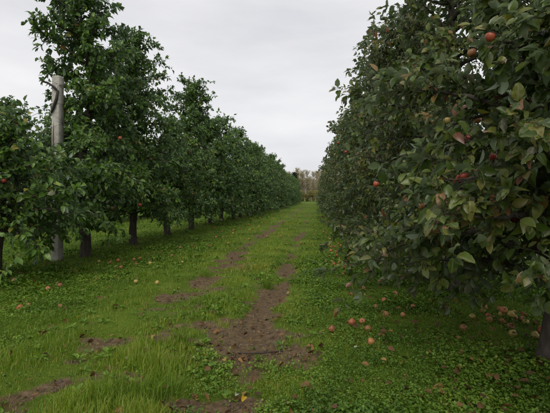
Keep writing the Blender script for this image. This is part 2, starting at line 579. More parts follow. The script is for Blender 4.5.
# ------------------------------------------------------------------ apple trees
def gen_tree(seed, H=5.2, R=1.2, rtop=0.5, zmin=0.75, nl=40, dens=1.0, lsize=0.086, trunk_r=0.085, shape=None, neck=(1.5, 2.7), leafk=1.0):
    rng = np.random.default_rng(seed)
    zz = np.concatenate([np.linspace(-.12, 1.1, 12), np.linspace(1.1, H - .25, 11)[1:]])
    bend = rng.uniform(0, 6.28)
    tp = np.stack([0.09 * np.sin(zz * 1.6 + bend) * np.clip(zz, 0, 1), 0.09 * np.cos(zz * 1.3 + bend) * np.clip(zz, 0, 1), zz], -1)
    tr = trunk_r * np.clip(1 - zz / H, 0.07, 1) ** 0.9 * (1 + 0.32 * np.exp(-np.clip(zz, 0, 9) / 0.09)) * (1 + .16 * (fbm(zz * 3.5, zz * 0 + seed, seed) - .5))
    limbs, lrad = [], []
    tw_p0, tw_d, tw_l = [], [], []
    az = rng.uniform(0, 6.28)
    for k in range(nl):
        t = (k + rng.uniform(-.3, .3)) / (nl - 1)
        t = min(max(t, 0), 1) ** 1.05
        z0 = zmin + 0.1 + t * (H - zmin - 0.35)
        az += 2.4 + rng.uniform(-.4, .4)
        k_ = min(max((z0 - neck[0]) / (neck[1] - neck[0]), 0), 1)
        k_ = k_ * k_ * (3 - 2 * k_)
        L = (R * (1 - k_) * (1 - .12 * z0 / neck[1]) + rtop * k_ * (1 - .62 * t ** 3)) * rng.uniform(.55, 1.1 + .3 * k_)
        if shape:
            L *= shape(z0, az)
        e = math.radians(rng.uniform(2, 30) + 25 * t)
        d = np.array([math.cos(az) * math.cos(e), math.sin(az) * math.cos(e), math.sin(e)])
        m = 7
        s = np.linspace(0, 1, m)
        base = np.array([np.interp(z0, zz, tp[:, 0]), np.interp(z0, zz, tp[:, 1]), z0])
        side = np.array([-math.sin(az), math.cos(az), 0]) * rng.uniform(-.25, .25)
        pts = base + L * (s[:, None] * d + (s ** 2)[:, None] * (side + np.array([0, 0, rng.uniform(-.75, -.1) * (1 - .75 * t)])))
        pts[1:-1] += rng.normal(0, 0.018, (m - 2, 3))
        limbs.append(pts)
        r0 = min(0.032, 0.008 + 0.022 * L) * rng.uniform(.8, 1.2)
        lrad.append(np.linspace(r0, 0.0035, m))
        nt_ = int(L / 0.05 * dens * (1 + .35 * t))
        tt = np.sort(rng.uniform(0.1, 1.0, nt_)) ** 0.85
        tt = np.append(tt, 1.0)
        P0 = np.stack([np.interp(tt, s, pts[:, c]) for c in range(3)], -1)
        ld = unit(np.gradient(pts, axis=0))
        Ld = np.stack([np.interp(tt, s, ld[:, c]) for c in range(3)], -1)
        rd = rng.normal(0, 1, (len(tt), 3))
        D = unit(Ld * 0.55 + unit(rd) * 0.9 + np.array([0, 0, 0.22 + .25 * t]))
        tl = rng.uniform(.08, .36, len(tt)) * (0.75 + 0.35 * (1 - t))
        tl[-1] = rng.uniform(.2, .4)
        tw_p0.append(P0); tw_d.append(D); tw_l.append(tl)
    # leader shoots
    for k in range(int(10 * dens) + 4):
        z0 = H - 0.25 - rng.uniform(0, .5)
        a = rng.uniform(0, 6.28)
        tw_p0.append(np.array([[np.interp(z0, zz, tp[:, 0]), np.interp(z0, zz, tp[:, 1]), z0]]))
        tw_d.append(unit(np.array([[math.cos(a) * .5, math.sin(a) * .5, 1.0]])))
        tw_l.append(np.array([rng.uniform(.2, .55)]))
    P0, D, Lw = np.concatenate(tw_p0), np.concatenate(tw_d), np.concatenate(tw_l)
    sagd = np.array([0, 0, -1.0])
    sag = rng.uniform(0, .35, len(P0))
    ts = np.array([0, .5, 1.0])
    twigs = P0[:, None] + Lw[:, None, None] * (ts[None, :, None] * D[:, None] + (sag[:, None] * ts[None] ** 2)[..., None] * sagd)
    # leaves along twigs
    nper = np.maximum((Lw / 0.026 * (0.7 + 0.3 * dens) * leafk).astype(int), 2) + (3 if leafk > .6 else 2)
    idx = np.repeat(np.arange(len(P0)), nper)
    n = len(idx)
    u = rng.uniform(0.06, 1.0, n) ** 0.75
    rank = np.arange(n) - np.repeat(np.cumsum(nper) - nper, nper)
    u = np.where(rank < 3, rng.uniform(.93, 1.0, n), u)
    Pl = P0[idx] + Lw[idx, None] * (u[:, None] * D[idx] + (sag[idx] * u ** 2)[:, None] * sagd)
    axis = np.array([0.0, 0.0, 1.0])
    out = Pl * np.array([1, 1, 0])
    out = unit(out + 1e-4)
    rd = unit(rng.normal(0, 1, (n, 3)))
    Dl = unit(D[idx] * .45 + rd * .75 + out * .35 + sagd * rng.uniform(0, .75, n)[:, None])
    Nl = axis * 0.75 + out * 0.45 + rng.normal(0, .42, (n, 3))
    Pl = Pl + Dl * 0.018
    S = lsize * rng.uniform(.5, 1.3, n)
    age = fbm(Pl[:, 0] * 2 + seed, Pl[:, 2] * 2, seed) * .5 + fbm(Pl[:, 1] * 2 + seed, Pl[:, 2] * 2, seed + 9) * .5
    tint = np.clip(rng.beta(1.4, 1.9, n) * .85 + (age - .45) * .8, 0, 1)
    sick = rng.uniform(0, 1, n) < 0.022
    tint = np.where(sick, rng.uniform(.93, 1, n), np.minimum(tint, .97))
    keep = Pl[:, 2] > zmin - 0.5
    return dict(trunk=(tp, tr), limbs=limbs, lrad=lrad, twigs=twigs, P=Pl[keep], D=Dl[keep], N=Nl[keep], S=S[keep], tint=tint[keep], rng=rng)


def crown_mesh(T, mat, tmpl, faces, twig_keep=1.0):
    V, F, t = leaf_batch(T['P'], T['D'], T['N'], T['S'], T['tint'], T['rng'], tmpl, faces)
    tw = T['twigs']
    if twig_keep < 1:
        tw = tw[T['rng'].uniform(0, 1, len(tw)) < twig_keep]
    V2, F2 = tubes(tw, [(.0032, .0024, .0012)] * len(tw), 3)
    me = mesh_np('crown', np.concatenate([V, V2]), np.concatenate([F, F2 + len(V)]), mat, True,
                 {'tint': np.concatenate([t, np.zeros(len(V2))])})
    me.materials.append(M_TWIG)
    mi = np.zeros(len(F) + len(F2), np.int32)
    mi[len(F):] = 1
    me.polygons.foreach_set('material_index', mi)
    return me


def tree_object(T, loc, label, group, mat, rotz=0.0, tmpl=T8, faces=F8, split_limbs=True, twig_keep=1.0):
    root = link(bpy.data.objects.new('apple_tree', None))
    root.empty_display_size = 0.3
    root.location = loc
    root.rotation_euler = (0, 0, rotz)
    tag(root, label, 'apple tree', group)
    V, F = tubes([T['trunk'][0]], [T['trunk'][1]], 14)
    r = np.random.default_rng(3)
    V[:-2] += (fbm(V[:-2, 0] * 40 + V[:-2, 2] * 3, V[:-2, 1] * 40 - V[:-2, 2] * 5, 5) - .5)[:, None] * 0.05 * np.array([1, 1, 0])
    link(bpy.data.objects.new('trunk', mesh_np('trunk', V, F, M_BARK, True)), root)
    if split_limbs:
        for p, rd in zip(T['limbs'], T['lrad']):
            V, F = tubes([p], [rd], 6)
            link(bpy.data.objects.new('limb', mesh_np('limb', V, F, M_BARK, True)), root)
    else:
        V, F = tubes(T['limbs'], T['lrad'], 4)
        link(bpy.data.objects.new('limbs', mesh_np('limbs', V, F, M_BARK, True)), root)
    cr = link(bpy.data.objects.new('crown', crown_mesh(T, mat, tmpl, faces, twig_keep)), root)
    cr['kind'] = 'stuff'
    return root


def copy_thing(src, loc, rotz, scale, label, group):
    r = src.copy()
    COL.objects.link(r)
    r.location, r.rotation_euler, r.scale = loc, (0, 0, rotz), scale
    r['label'] = label
    r['group'] = group
    for ch in src.children:
        c = ch.copy()
        COL.objects.link(c)
        c.parent = r
    return r


ORD = ['first', 'second', 'third', 'fourth', 'fifth', 'sixth', 'seventh', 'eighth', 'ninth', 'tenth', 'eleventh', 'twelfth', 'thirteenth',
       'fourteenth', 'fifteenth', 'sixteenth', 'seventeenth', 'eighteenth', 'nineteenth', 'twentieth']


def on_ground(x, y, dz=0.0):
    return (x, y, float(gh(x, y)) + dz)


# hero leaf meshes (near right-hand trees): cupped blade, midrib groove, fine teeth, petiole
def hero_leaf(seed):
    r = np.random.default_rng(seed)
    m = 11
    s = np.linspace(0, 1, m)
    w = 0.56 * np.sin(np.pi * s ** 0.82) ** 0.62 * (1 - 0.2 * s)
    w[0], w[-1] = 0.012, 0.004
    w *= 0.5 * r.uniform(1.0, 1.25)
    curl, fold, wav = r.uniform(.0, .6), r.uniform(.1, .75), r.uniform(.02, .06)
    twist = r.uniform(-.25, .25)
    V, F = [], []
    for i in range(m):
        tooth = 1 + (0.05 if i % 2 else -0.04) * (0 < i < m - 1)
        for c, k in enumerate((-1, -.5, 0, .5, 1)):
            y = k * w[i] * (tooth if abs(k) == 1 else 1)
            z = fold * abs(y) - curl * s[i] ** 2 + wav * math.sin(i * 1.7 + k * 2) * abs(k) - (0.014 if k == 0 else 0) + twist * y * s[i]
            x = s[i] - 0.05 * (1 - abs(k)) * 0
            V.append((x, y, z))
    for i in range(m - 1):
        for c in range(4):
            a = i * 5 + c
            F += [(a, a + 5, a + 6), (a, a + 6, a + 1)]
    o = len(V)
    V += [(-.22, -.008, .05), (-.22, .008, .05), (0.02, .012, 0), (0.02, -.012, 0)]
    F += [(o, o + 3, o + 2), (o, o + 2, o + 1)]
    V = np.array(V)
    rib = np.zeros(len(V))
    rib[2:m * 5:5] = 1
    return mesh_np('leaf', V, np.array(F), M_LEAF_HERO, True, {'rib': rib})


HERO = [hero_leaf(i) for i in range(10)]


def split_hero_leaves(T, loc, nmax=300, dmax=4.6):
    """take the leaves that show largest out of the crown; they become objects of their own"""
    c = np.array(loc)
    W = T['P'] + c
    R = np.array(cam.rotation_euler.to_matrix())
    L = (W - np.array([0, 0, EYE])) @ R
    z = -L[:, 2]
    px, py = 275 + FPX * L[:, 0] / np.maximum(z, .01), 206.5 - FPX * L[:, 1] / np.maximum(z, .01)
    ok = (z > 0.4) & (px > -15) & (px < 590) & (py > -15) & (py < 430) & (z < dmax)
    d = np.where(ok, np.linalg.norm(L, axis=1), 1e9)
    o = np.argsort(d)[:nmax]
    o = o[d[o] < 1e8]
    H = {k: T[k][o] for k in ('P', 'D', 'N', 'S', 'tint')}
    m = np.ones(len(W), bool)
    m[o] = False
    for k in H:
        T[k] = T[k][m]
    return H


def add_hero(H, root, rng):
    X, Y, Z = leaf_frames(H['P'], H['D'], H['N'])
    for i in range(len(X)):
        o = bpy.data.objects.new('leaf', HERO[int(rng.integers(10))])
        s = float(H['S'][i])
        M = Matrix(((X[i][0], Y[i][0], Z[i][0]), (X[i][1], Y[i][1], Z[i][1]), (X[i][2], Y[i][2], Z[i][2]))).to_4x4()
        link(o, root)
        o.matrix_local = Matrix.Translation(H['P'][i]) @ M @ Matrix.Diagonal((s, s, s, 1))


# apple mesh ---------------------------------------------------------------
def apple_mesh(name, mat, seed):
    r = np.random.default_rng(seed)
    prof = [(0.0, .023), (.007, .0262), (.015, .0315), (.0245, .0305), (.0325, .0235), (.0372, .0115), (.0375, -.002), (.0335, -.0165),
            (.0255, -.0275), (.0165, -.0325), (.008, -.0305), (0.0, -.028)]
    n = 14
    V, F = [], []
    for i, (rad, z) in enumerate(prof):
        for k in range(n):
            a = k * 2 * math.pi / n
            ir = 1 + .035 * math.cos(5 * a) * (z < 0) + .03 * math.sin(a + seed) + .02 * math.sin(2 * a)
            V.append((rad * ir * math.cos(a), rad * ir * math.sin(a), z * (1 + .06 * math.sin(a + 1.3 * seed))))
    for i in range(len(prof) - 1):
        for k in range(n):
            a, b = i * n + k, i * n + (k + 1) % n
            F += [(a, a + n, b + n), (a, b + n, b)]
    V2, F2 = tubes([[(0, 0, .02), (.002, .001, .036), (.006, .002, .048)]], [(.0016, .0014, .002)], 4)
    me = mesh_np(name, np.concatenate([np.array(V), V2]), np.concatenate([np.array(F), F2 + len(V)]), mat, True)
    me.materials.append(M_TWIG)
    mi = np.zeros(len(F) + len(F2), np.int32)
    mi[len(F):] = 1
    me.polygons.foreach_set('material_index', mi)
    return me


APPLES = [apple_mesh('apple_red', M_APPLE, 1), apple_mesh('apple_red', M_APPLE, 2), apple_mesh('apple_yellow', M_APPLE_Y, 3),
          apple_mesh('apple_rotten', M_APPLE_B, 4), apple_mesh('apple_ripe', M_APPLE_RIPE, 5)]

# apples still hanging: pixel and the lateral plane of the canopy face they hang on
HANG_R = [(490, 37, 2.7, 0), (457, 179, 3.1, 0), (376, 184, 5.0, 0), (515, 219, 3.1, 0), (464, 177, 3.15, 1), (467, 138, 4.6, 1),
          (493, 157, 3.9, 0), (447, 121, 3.9, 2), (421, 206, 3.9, 3), (472, 53, 3.4, 3),
          (338, 143, 11.5, 1), (346, 152, 9.0, 1), (478, 120, 4.2, 3)]
HANG_L = [(120, 138, 8.2, 0), (140, 205, 8.6, 1), (112, 208, 8.2, 3), (4, 181, 5.9, 1)]


def along_ray(px, py, dist):
    return Vector((0, 0, EYE)) + ray(px, py) * dist


# distance from the size each apple has in the photograph (about 7.5 cm across)
POST = at(57, 261)
hang_pts = [(along_ray(px, py, X), k) for (px, py, X, k) in HANG_R + HANG_L]


def clear_view(T, loc):
    """no leaf right in front of an apple that shows in the photograph"""
    W = T['P'] + T['D'] * T['S'][:, None] * .5 + np.array(loc)
    E = np.array([0, 0, EYE])
    keep = np.ones(len(W), bool)
    for p, k in hang_pts:
        p = np.array(p)
        L = np.linalg.norm(p - E)
        u = (p - E) / L
        t = (W - E) @ u
        d = np.linalg.norm(W - E - t[:, None] * u, axis=1)
        keep &= ~((t > .5) & (t < L + .05) & (d < .052))
    for z in np.arange(2.45, 3.65, .1):       # the head of the concrete post stands free
        p = np.array([POST.x, POST.y, z])
        L = np.linalg.norm(p - E)
        u = (p - E) / L
        t = (W - E) @ u
        d = np.linalg.norm(W - E - t[:, None] * u, axis=1)
        keep &= ~((t > .5) & (t < L + .1) & (d < .17))
    for k in ('P', 'D', 'N', 'S', 'tint'):
        T[k] = T[k][keep]


hero_rng = np.random.default_rng(77)
GR_R, GR_L = 'apple trees of the right row', 'apple trees of the left row'
roots = []

# right row, nearest three: leaves as objects of their own
R0 = 3.12
near_right = [
    (R0 - 2.35, 'nearest apple tree, its branches reaching in at the right edge', dict(seed=101, H=1.95, R=1.2, rtop=.6, zmin=.92, nl=28, dens=1.0, leafk=.9, lsize=.07, neck=(1.3, 1.9))),
    (R0, 'short apple tree on the right with apple heap beside its trunk', dict(seed=102, H=2.75, R=1.4, rtop=.55, zmin=.5, nl=56, dens=1.25, leafk=.9, lsize=.079, neck=(1.5, 2.6), trunk_r=.085)),
    (R0 + 2.4, 'second full apple tree on the right, tall dark stem rising through crown', dict(seed=104, H=6.0, R=1.52, rtop=.82, zmin=.36, nl=88, dens=1.15, leafk=.7, lsize=.086, neck=(2.2, 3.6))),
]
for y, lab, kw in near_right:
    T = gen_tree(**kw)
    loc = on_ground(RIGHT_X - (.1 if y == R0 else 0), y)
    clear_view(T, loc)
    H = split_hero_leaves(T, loc)
    root = tree_object(T, loc, lab, GR_R, M_LEAF_R, 0, *((T16, F16) if y == R0 else (T8, F8)))
    add_hero(H, root, hero_rng)
    roots.append(root)

# right row, further trees
y = R0 + 4.8
src_r = []
for i in range(38):
    lab = ('apple tree in right row, %s from the camera' % ORD[i + 3]) if i < 9 else 'far apple tree in right row, part of the closed hedge'
    loc = on_ground(RIGHT_X + random.uniform(-.08, .08), y)
    if i < 3:
        T = gen_tree(110 + i, H=[4.7, 4.9, 5.6][i], R=1.45, rtop=[1.1, .95, 1.3][i], neck=(2.2, 3.8), zmin=.34, nl=84, dens=1.1, lsize=.098, leafk=.62)
        clear_view(T, loc)
        r = tree_object(T, loc, lab, GR_R, M_LEAF_R, 0, T4, F4, True, .5)
        src_r.append(r)
    elif i < 6:
        T = gen_tree(120 + i, H=[5.2, 4.7, 5.5][i - 3], R=1.45, rtop=[1.2, .95, 1.3][i - 3], neck=(2.2, 3.8), zmin=.36, nl=56, dens=.9, lsize=.14, leafk=.45)
        r = tree_object(T, loc, lab, GR_R, M_LEAF_R, 0, T4, F4, False, .4)
        src_r.append(r)
    else:
        s = random.uniform(.82, 1.12)
        r = copy_thing(src_r[3 + i % 3], loc, random.uniform(0, 6.28), (1, 1, s), lab, GR_R)
    roots.append(r)
    y += 2.4 + random.uniform(-.15, .15)

# left row
L_PX = [(-34, 5.55), (75, 7.95), (128, 10.15), (165, 12.6), (190, 15.1), (210, 17.9)]
left_spec = [dict(seed=201, H=2.5, R=1.35, rtop=.4, zmin=.6, nl=42, dens=1.2, leafk=.75, lsize=.09, neck=(1.4, 2.2)),
             dict(seed=202, H=6.4, R=1.5, rtop=.92, zmin=.66, nl=90, dens=1.2, leafk=.85, lsize=.098, trunk_r=.1),
             dict(seed=203, H=5.35, R=1.5, rtop=1.05, zmin=.66, nl=88, dens=1.15, leafk=.85, lsize=.1, trunk_r=.095),
             dict(seed=204, H=3.8, R=1.4, rtop=.6, zmin=.76, nl=50, dens=1.15, leafk=.85, lsize=.104, trunk_r=.10),
             dict(seed=205, H=5.6, R=1.4, rtop=.98, zmin=.74, nl=80, dens=1.1, leafk=.85, lsize=.108, trunk_r=.1),
             dict(seed=206, H=4.7, R=1.4, rtop=.98, zmin=.7, nl=72, dens=1.05, leafk=.85, lsize=.112, trunk_r=.10)]
left_labels = ['apple tree at the left edge, in front of the concrete post',
               'tall apple tree with slim top, dark trunk just right of concrete post',
               'apple tree in left row, second trunk right of the concrete post',
               'short apple tree in left row, below the gap of sky',
               'tall apple tree in left row just beyond the gap of sky',
               'apple tree in left row, second beyond the gap of sky']
lefts = []
for (px, d), kw, lab in zip(L_PX, left_spec, left_labels):
    T = gen_tree(**kw)
    loc = on_ground(LEFT_X, d)
    clear_view(T, loc)
    lefts.append(tree_object(T, loc, lab, GR_L, M_LEAF_L, 0, *((T8, F8) if d < 9 else (T4, F4)), True, 1.0 if d < 9 else .5))
y = 20.4
src_l = []
for i in range(34):
    lab = ('apple tree in left row, %s beyond the gap of sky' % ORD[i + 2]) if i < 8 else 'far apple tree in left row, part of the closed hedge'
    loc = on_ground(LEFT_X + random.uniform(-.1, .1), y)
    if i < 4:
        T = gen_tree(220 + i, H=[5.3, 4.9, 5.5, 5.1][i], R=1.45, rtop=.95, zmin=.6, neck=(1.8, 3.4), nl=60, dens=.9, lsize=.145, leafk=.55, trunk_r=.1)
        r = tree_object(T, loc, lab, GR_L, M_LEAF_L, 0, T4, F4, False, .4)
        src_l.append(r)
    else:
        r = copy_thing(src_l[i % 4], loc, random.uniform(0, 6.28), (1, 1, random.uniform(.84, 1.12)), lab, GR_L)
    lefts.append(r)
    y += 2.4 + random.uniform(-.15, .15)

# next row beyond the left one and beyond the right one, seen over and through the near rows
y = 9.0
for i in range(18):
    lab = 'apple tree of the row behind the left row, half hidden'
    copy_thing(src_l[(i + 1) % 4], on_ground(-10.9 + random.uniform(-.15, .15), y), random.uniform(0, 6.28), (1.05, 1.05, random.uniform(.9, 1.06)), lab,
               'apple trees of the hidden row on the left')
    y += 2.4 + random.uniform(-.2, .2)
y = 12.0
for i in range(8):
    copy_thing(src_r[3 + i % 3], on_ground(8.2, y), random.uniform(0, 6.28), (1, 1, random.uniform(.85, 1.0)),
               'apple tree of the row behind the right row, glimpsed through leaves', 'apple trees of the hidden row on the right')
    y += 2.4

# hanging apples, parts of the tree they grow on
allroots = roots + lefts
for p, k in hang_pts:
    best = min(allroots, key=lambda r: (r.location.x - p.x) ** 2 + (r.location.y - p.y) ** 2)
    a = bpy.data.objects.new('apple', APPLES[k if k in (2, 3) else 4])
    link(a, best)
    a.location = p - Vector(best.location)
    a.rotation_euler = (random.uniform(-.3, .3), random.uniform(-.3, .3), random.uniform(0, 6))
    s = random.uniform(.82, 1.0)
    a.scale = (s, s, s)

# ------------------------------------------------------------------ concrete trellis post
base = at(57, 261)
post = link(bpy.data.objects.new('concrete_post', None))
post.location = base
post.rotation_euler = (0, math.radians(1.0), math.radians(-3))
tag(post, 'tall square concrete trellis post in the left row', 'post')
hw, hp, ch = .077, 3.52, .009
V, F = [], []
ringp = lambda w: [(w - ch, w), (-w + ch, w), (-w, w - ch), (-w, -w + ch), (-w + ch, -w), (w - ch, -w), (w, -w + ch), (w, w - ch)]
levels = [(-.4, hw * 1.06), (.6, hw * 1.04), (1.6, hw * 1.02), (2.5, hw), (hp - .02, hw * .98), (hp, hw * .86)]
for z, w in levels:
    V += [(x, y_, z) for x, y_ in ringp(w)]
for i in range(len(levels) - 1):
    for k in range(8):
        a, b = i * 8 + k, i * 8 + (k + 1) % 8
        F += [(a, b, b + 8), (a, b + 8, a + 8)]
o = (len(levels) - 1) * 8
F += [(o, o + k, o + k + 1) for k in range(1, 7)]
link(bpy.data.objects.new('shaft', mesh_np('shaft', np.array(V), np.array(F), concrete_mat())), post)
M_IRON = metal_mat('rusty_iron', (.045, .036, .03), .75, .3)
M_WIRE = metal_mat('galvanised_wire', (.25, .25, .25), .5, .8)
V, F = tubes([[(-.235, -.13, 3.400), (-.12, -.11, 3.370), (.0, -.104, 3.290), (.075, -.1, 3.210)]], [(.016, .022, .024, .018)], 6)
link(bpy.data.objects.new('iron_arm', mesh_np('iron_arm', V, F, M_IRON, True)), post)
V, F = tubes([[(.075, -.1, 3.230), (.045, -.102, 3.070), (-.01, -.104, 2.930), (-.06, -.1, 2.810)]], [(.022, .026, .026, .014)], 6)
link(bpy.data.objects.new('iron_brace', mesh_np('iron_brace', V, F, M_IRON, True)), post)
V, F = tubes([[(-.085, -.085, 2.990), (.085, -.085, 2.990), (.085, .085, 2.990), (-.085, .085, 2.990), (-.085, -.085, 2.995)]], [[.004] * 5], 5)
link(bpy.data.objects.new('wire_tie', mesh_np('wire_tie', V, F, M_WIRE, True)), post)
wy = base.y
pts = [Vector((base.x - .12 - t * 5.6, base.y + t * 2.5, 2.99 - .35 * 4 * t * (1 - t))) for t in np.linspace(0, 1, 16)]
V, F = tubes([[tuple(v - pts[0]) for v in pts]], [[.004] * 16], 5)
# a second post stands inside the right row, glimpsed through the leaves
post2 = copy_thing(post, on_ground(1.98, 6.35), math.radians(20), (1, 1, 1.0), 'concrete trellis post half hidden inside the right row', 'concrete trellis posts')
post['group'] = 'concrete trellis posts'
wire = link(bpy.data.objects.new('trellis_wire', mesh_np('trellis_wire', V, F, M_WIRE, True)))
wire.location = pts[0]
tag(wire, 'thin sagging wire running left from the concrete post', 'wire')

# ------------------------------------------------------------------ fallen apples
FALL = [(48, 290, 0), (20, 310, 0), (180, 248, 0), (99, 262, 2), (118, 261, 1), (150, 264, 2), (136, 283, 2), (157, 284, 2), (182, 263, 2),
        (140, 259, 0), (192, 246, 1), (209, 246, 3), (228, 243, 0), (110, 263, 3), (134, 260, 3), (267, 236, 0), (249, 239, 1), (301, 243, 3),
        (329, 245, 0), (335, 247, 0), (340, 251, 1), (331, 251, 0), (330, 257, 0), (340, 259, 0), (348, 260, 1), (326, 262, 1), (334, 265, 0),
        (343, 275, 0), (240, 228, 1), (281, 236, 3), (250, 229, 2), (325, 244, 1), (331, 247, 0), (336, 252, 0), (352, 295, 1), (364, 290, 3),
        (352, 325, 1), (362, 324, 0), (332, 332, 3), (371, 345, 1), (384, 302, 1), (386, 317, 3), (403, 317, 0), (350, 267, 0), (345, 255, 0),
        (338, 244, 0), (333, 240, 1), (329, 237, 0), (326, 233, 1), (337, 256, 1), (346, 263, 0), (339, 263, 0), (376, 309, 3), (368, 332, 3),
        (205, 240, 2), (216, 237, 0), (233, 233, 2), (222, 231, 1), (259, 226, 2), (265, 222, 0), (172, 256, 3), (160, 260, 1), (121, 268, 3),
        (60, 287, 3), (28, 308, 3), (14, 282, 3), (332, 262, 3), (344, 268, 1), (341, 246, 1), (396, 296, 3), (380, 283, 0), (446, 312, 0),
        (413, 309, 3)]
KIND = ['red', 'red', 'pale yellow', 'brown rotting']
seen = {}


def zone(x, y):
    if x > 0.2:
        return ('beside the near right-hand tree' if y < 5.2 else 'in the strewn cluster along the right row' if y < 12 else 'far down at the foot of the right row')
    if x < -3.2:
        return ('in left grass in front of the post' if y < 6.6 else 'on the ground below the left row')
    if x < -2.2:
        return ('at the left lane edge near the first trunks' if y < 11 else 'far off at the left lane edge')
    return 'lying out on the lane grass'


def drop_apple(x, y, z, k, label, group):
    a = link(bpy.data.objects.new('fallen_apple', APPLES[k]))
    s = random.uniform(.72, .98)
    a.location = (x, y, z + .027 * s)
    a.rotation_euler = (random.uniform(-1.3, 1.3), random.uniform(-1.3, 1.3), random.uniform(0, 6.28))
    a.scale = (s, s, s)
    return tag(a, label, 'apple', group)


fallen_xy = []
for (px, py, k) in FALL:
    p = at(px, py + 1.5)
    if p.y > 60:
        continue
    fallen_xy.append((p.x, p.y))
    drop_apple(p.x, p.y, p.z + .018, k, 'fallen %s apple %s' % (KIND[k], zone(p.x, p.y)), 'fallen apples on the orchard floor')
for i in range(60):     # windfalls strewn on along both rows
    side = random.random() < .5
    x = (RIGHT_X - random.uniform(.5, 1.5)) if side else (LEFT_X + random.uniform(-.6, 1.7))
    y = random.uniform(11, 40)
    k = random.choice([0, 0, 1, 1, 2, 3])
    fallen_xy.append((x, y))
    drop_apple(x, y, float(gh(x, y)) + .02, k, 'fallen %s apple %s' % (KIND[k], zone(x, y)), 'fallen apples on the orchard floor')

# heap under the right-hand tree
hc = at(508, 330)
hx, hy = 1.95, 4.15
laid = []
for i in range(40):        # dropped one by one, each settles on those already lying there
    a, r = random.uniform(0, 6.28), abs(random.gauss(0, .45))
    x, y = hx + math.cos(a) * r * .85, hy + math.sin(a) * r * 1.0
    z = float(gh(x, y)) + .004
    for (u, v, w) in laid:
        dd_ = (x - u) ** 2 + (y - v) ** 2
        if dd_ < .068 ** 2:
            z = max(z, w + math.sqrt(.068 ** 2 - dd_))
    if z > .11:
        continue
    laid.append((x, y, z))
    k = random.choice([0, 1, 1, 2, 2, 3, 3])
    drop_apple(x, y, z, k, '%s apple in the heap behind the near right trunk' % KIND[k], 'apples in the heap under the right-hand tree')

# ------------------------------------------------------------------ ground cover
def scatter(n, dmin, dmax, rng, power=1.0):
    """points on the ground in a wide fan round the lane, thinning with distance"""
    u = rng.uniform(0, 1, n)
    d = dmin * (dmax / dmin) ** u if power == 1 else dmin + (dmax - dmin) * u ** power
    a = rng.uniform(-.86, .72, n) + 0
    x = np.tan(a) * d * 0 + np.sin(a) * d + rng.uniform(-.7, .7, n)
    y = np.cos(a) * d
    return x, y, d


def blades(x, y, h, w, tint, rng, lean=.5):
    n = len(x)
    z = gh(x, y) - .01
    P = np.stack([x, y, z], -1)
    a = rng.uniform(0, 6.283, n)
    side = np.stack([np.cos(a), np.sin(a), 0 * a], -1)
    b = a + rng.normal(math.pi / 2, .5, n)
    ld = np.stack([np.cos(b), np.sin(b), 0 * b], -1)
    le = rng.uniform(.05, 1, n) * lean
    up = np.array([0, 0, 1.0])
    hh = h[:, None]
    mid = P + ld * (hh * le[:, None] * .3) + up * hh * .58
    tip = P + ld * (hh * le[:, None] * 1.0) + up * hh * (1 - .35 * le[:, None] ** 2)
    s0, s1 = side * w[:, None] * .5, side * w[:, None] * .42
    V = np.stack([P - s0, P + s0, mid + s1, mid - s1, tip], 1).reshape(-1, 3)
    F = np.array([(0, 1, 2), (0, 2, 3), (3, 2, 4)])[None] + (np.arange(n) * 5)[:, None, None]
    return V, F.reshape(-1, 3), np.repeat(tint, 5)


rg = np.random.default_rng(909)
parts = []
for (n, d0, d1, hs, ws) in ((190000, 1.9, 7.5, 1.0, 1.0), (92000, 7.0, 22, 1.05, 2.6), (36000, 20, 75, 1.1, 7)):
    x, y, d = scatter(n, d0, d1, rg)
    dd = dirt(x, y)
    tuft = fbm(x * 2.3, y * 2.3, 55)
    tall = fbm(x * .8 + 4, y * .8, 66)
    lane = ((x > -2.9) & (x < .55)).astype(float)
    keep = rg.uniform(0, 1, n) > np.clip(dd * 1.05, 0, .93)
    keep &= rg.uniform(0, 1, n) < np.clip(.5 + (tuft - .42) * 4, .38, 1)
    x, y, d, dd, tuft, tall, lane = (v[keep] for v in (x, y, d, dd, tuft, tall, lane))
    n = len(x)
    h = (.035 + .10 * np.clip(tuft - .35, 0, 1) + .06 * np.clip(tall - .45, 0, 1) * lane + .02 * lane) * rg.uniform(.5, 1.35, n) * hs
    h *= 1 - .5 * np.clip((x + .45) / .35, 0, 1)
    # long grass at the near left of the lane
    h *= 1 + .6 * np.exp(-((x + 1.35) / .5) ** 2 - ((y - 2.7) / .7) ** 2)
    h *= 1 - .45 * np.clip(dd * 1.5, 0, 1)
    wob = (fbm(y * 0.25, y * 0 + 3.1, 40) - 0.5) * 0.5
    trod = np.maximum(g(x - wob, RUT_A, .3), g(x - wob, RUT_B, .28))
    h *= 1 - .6 * trod
    w = rg.uniform(.0022, .0048, n) * ws
    t = np.clip(.25 + .35 * lane + (tall - .5) * .9 + rg.normal(0, .17, n) + .2 * (np.abs(x + 1.2) < .35), 0, .93)
    t = np.where(rg.uniform(0, 1, n) < .04 + .22 * trod, rg.uniform(.93, 1, n), t)
    parts.append(blades(x, y, h, w, t, rg, .75))
o, Vs, Fs, Ts = 0, [], [], []
for V, F, t in parts:
    Vs.append(V); Fs.append(F + o); Ts.append(t)
    o += len(V)
grass = link(bpy.data.objects.new('grass', mesh_np('grass', np.concatenate(Vs), np.concatenate(Fs), M_GRASS, False, {'tint': np.concatenate(Ts)})))
tag(grass, 'short green grass covering the orchard lane', 'grass', kind='stuff')

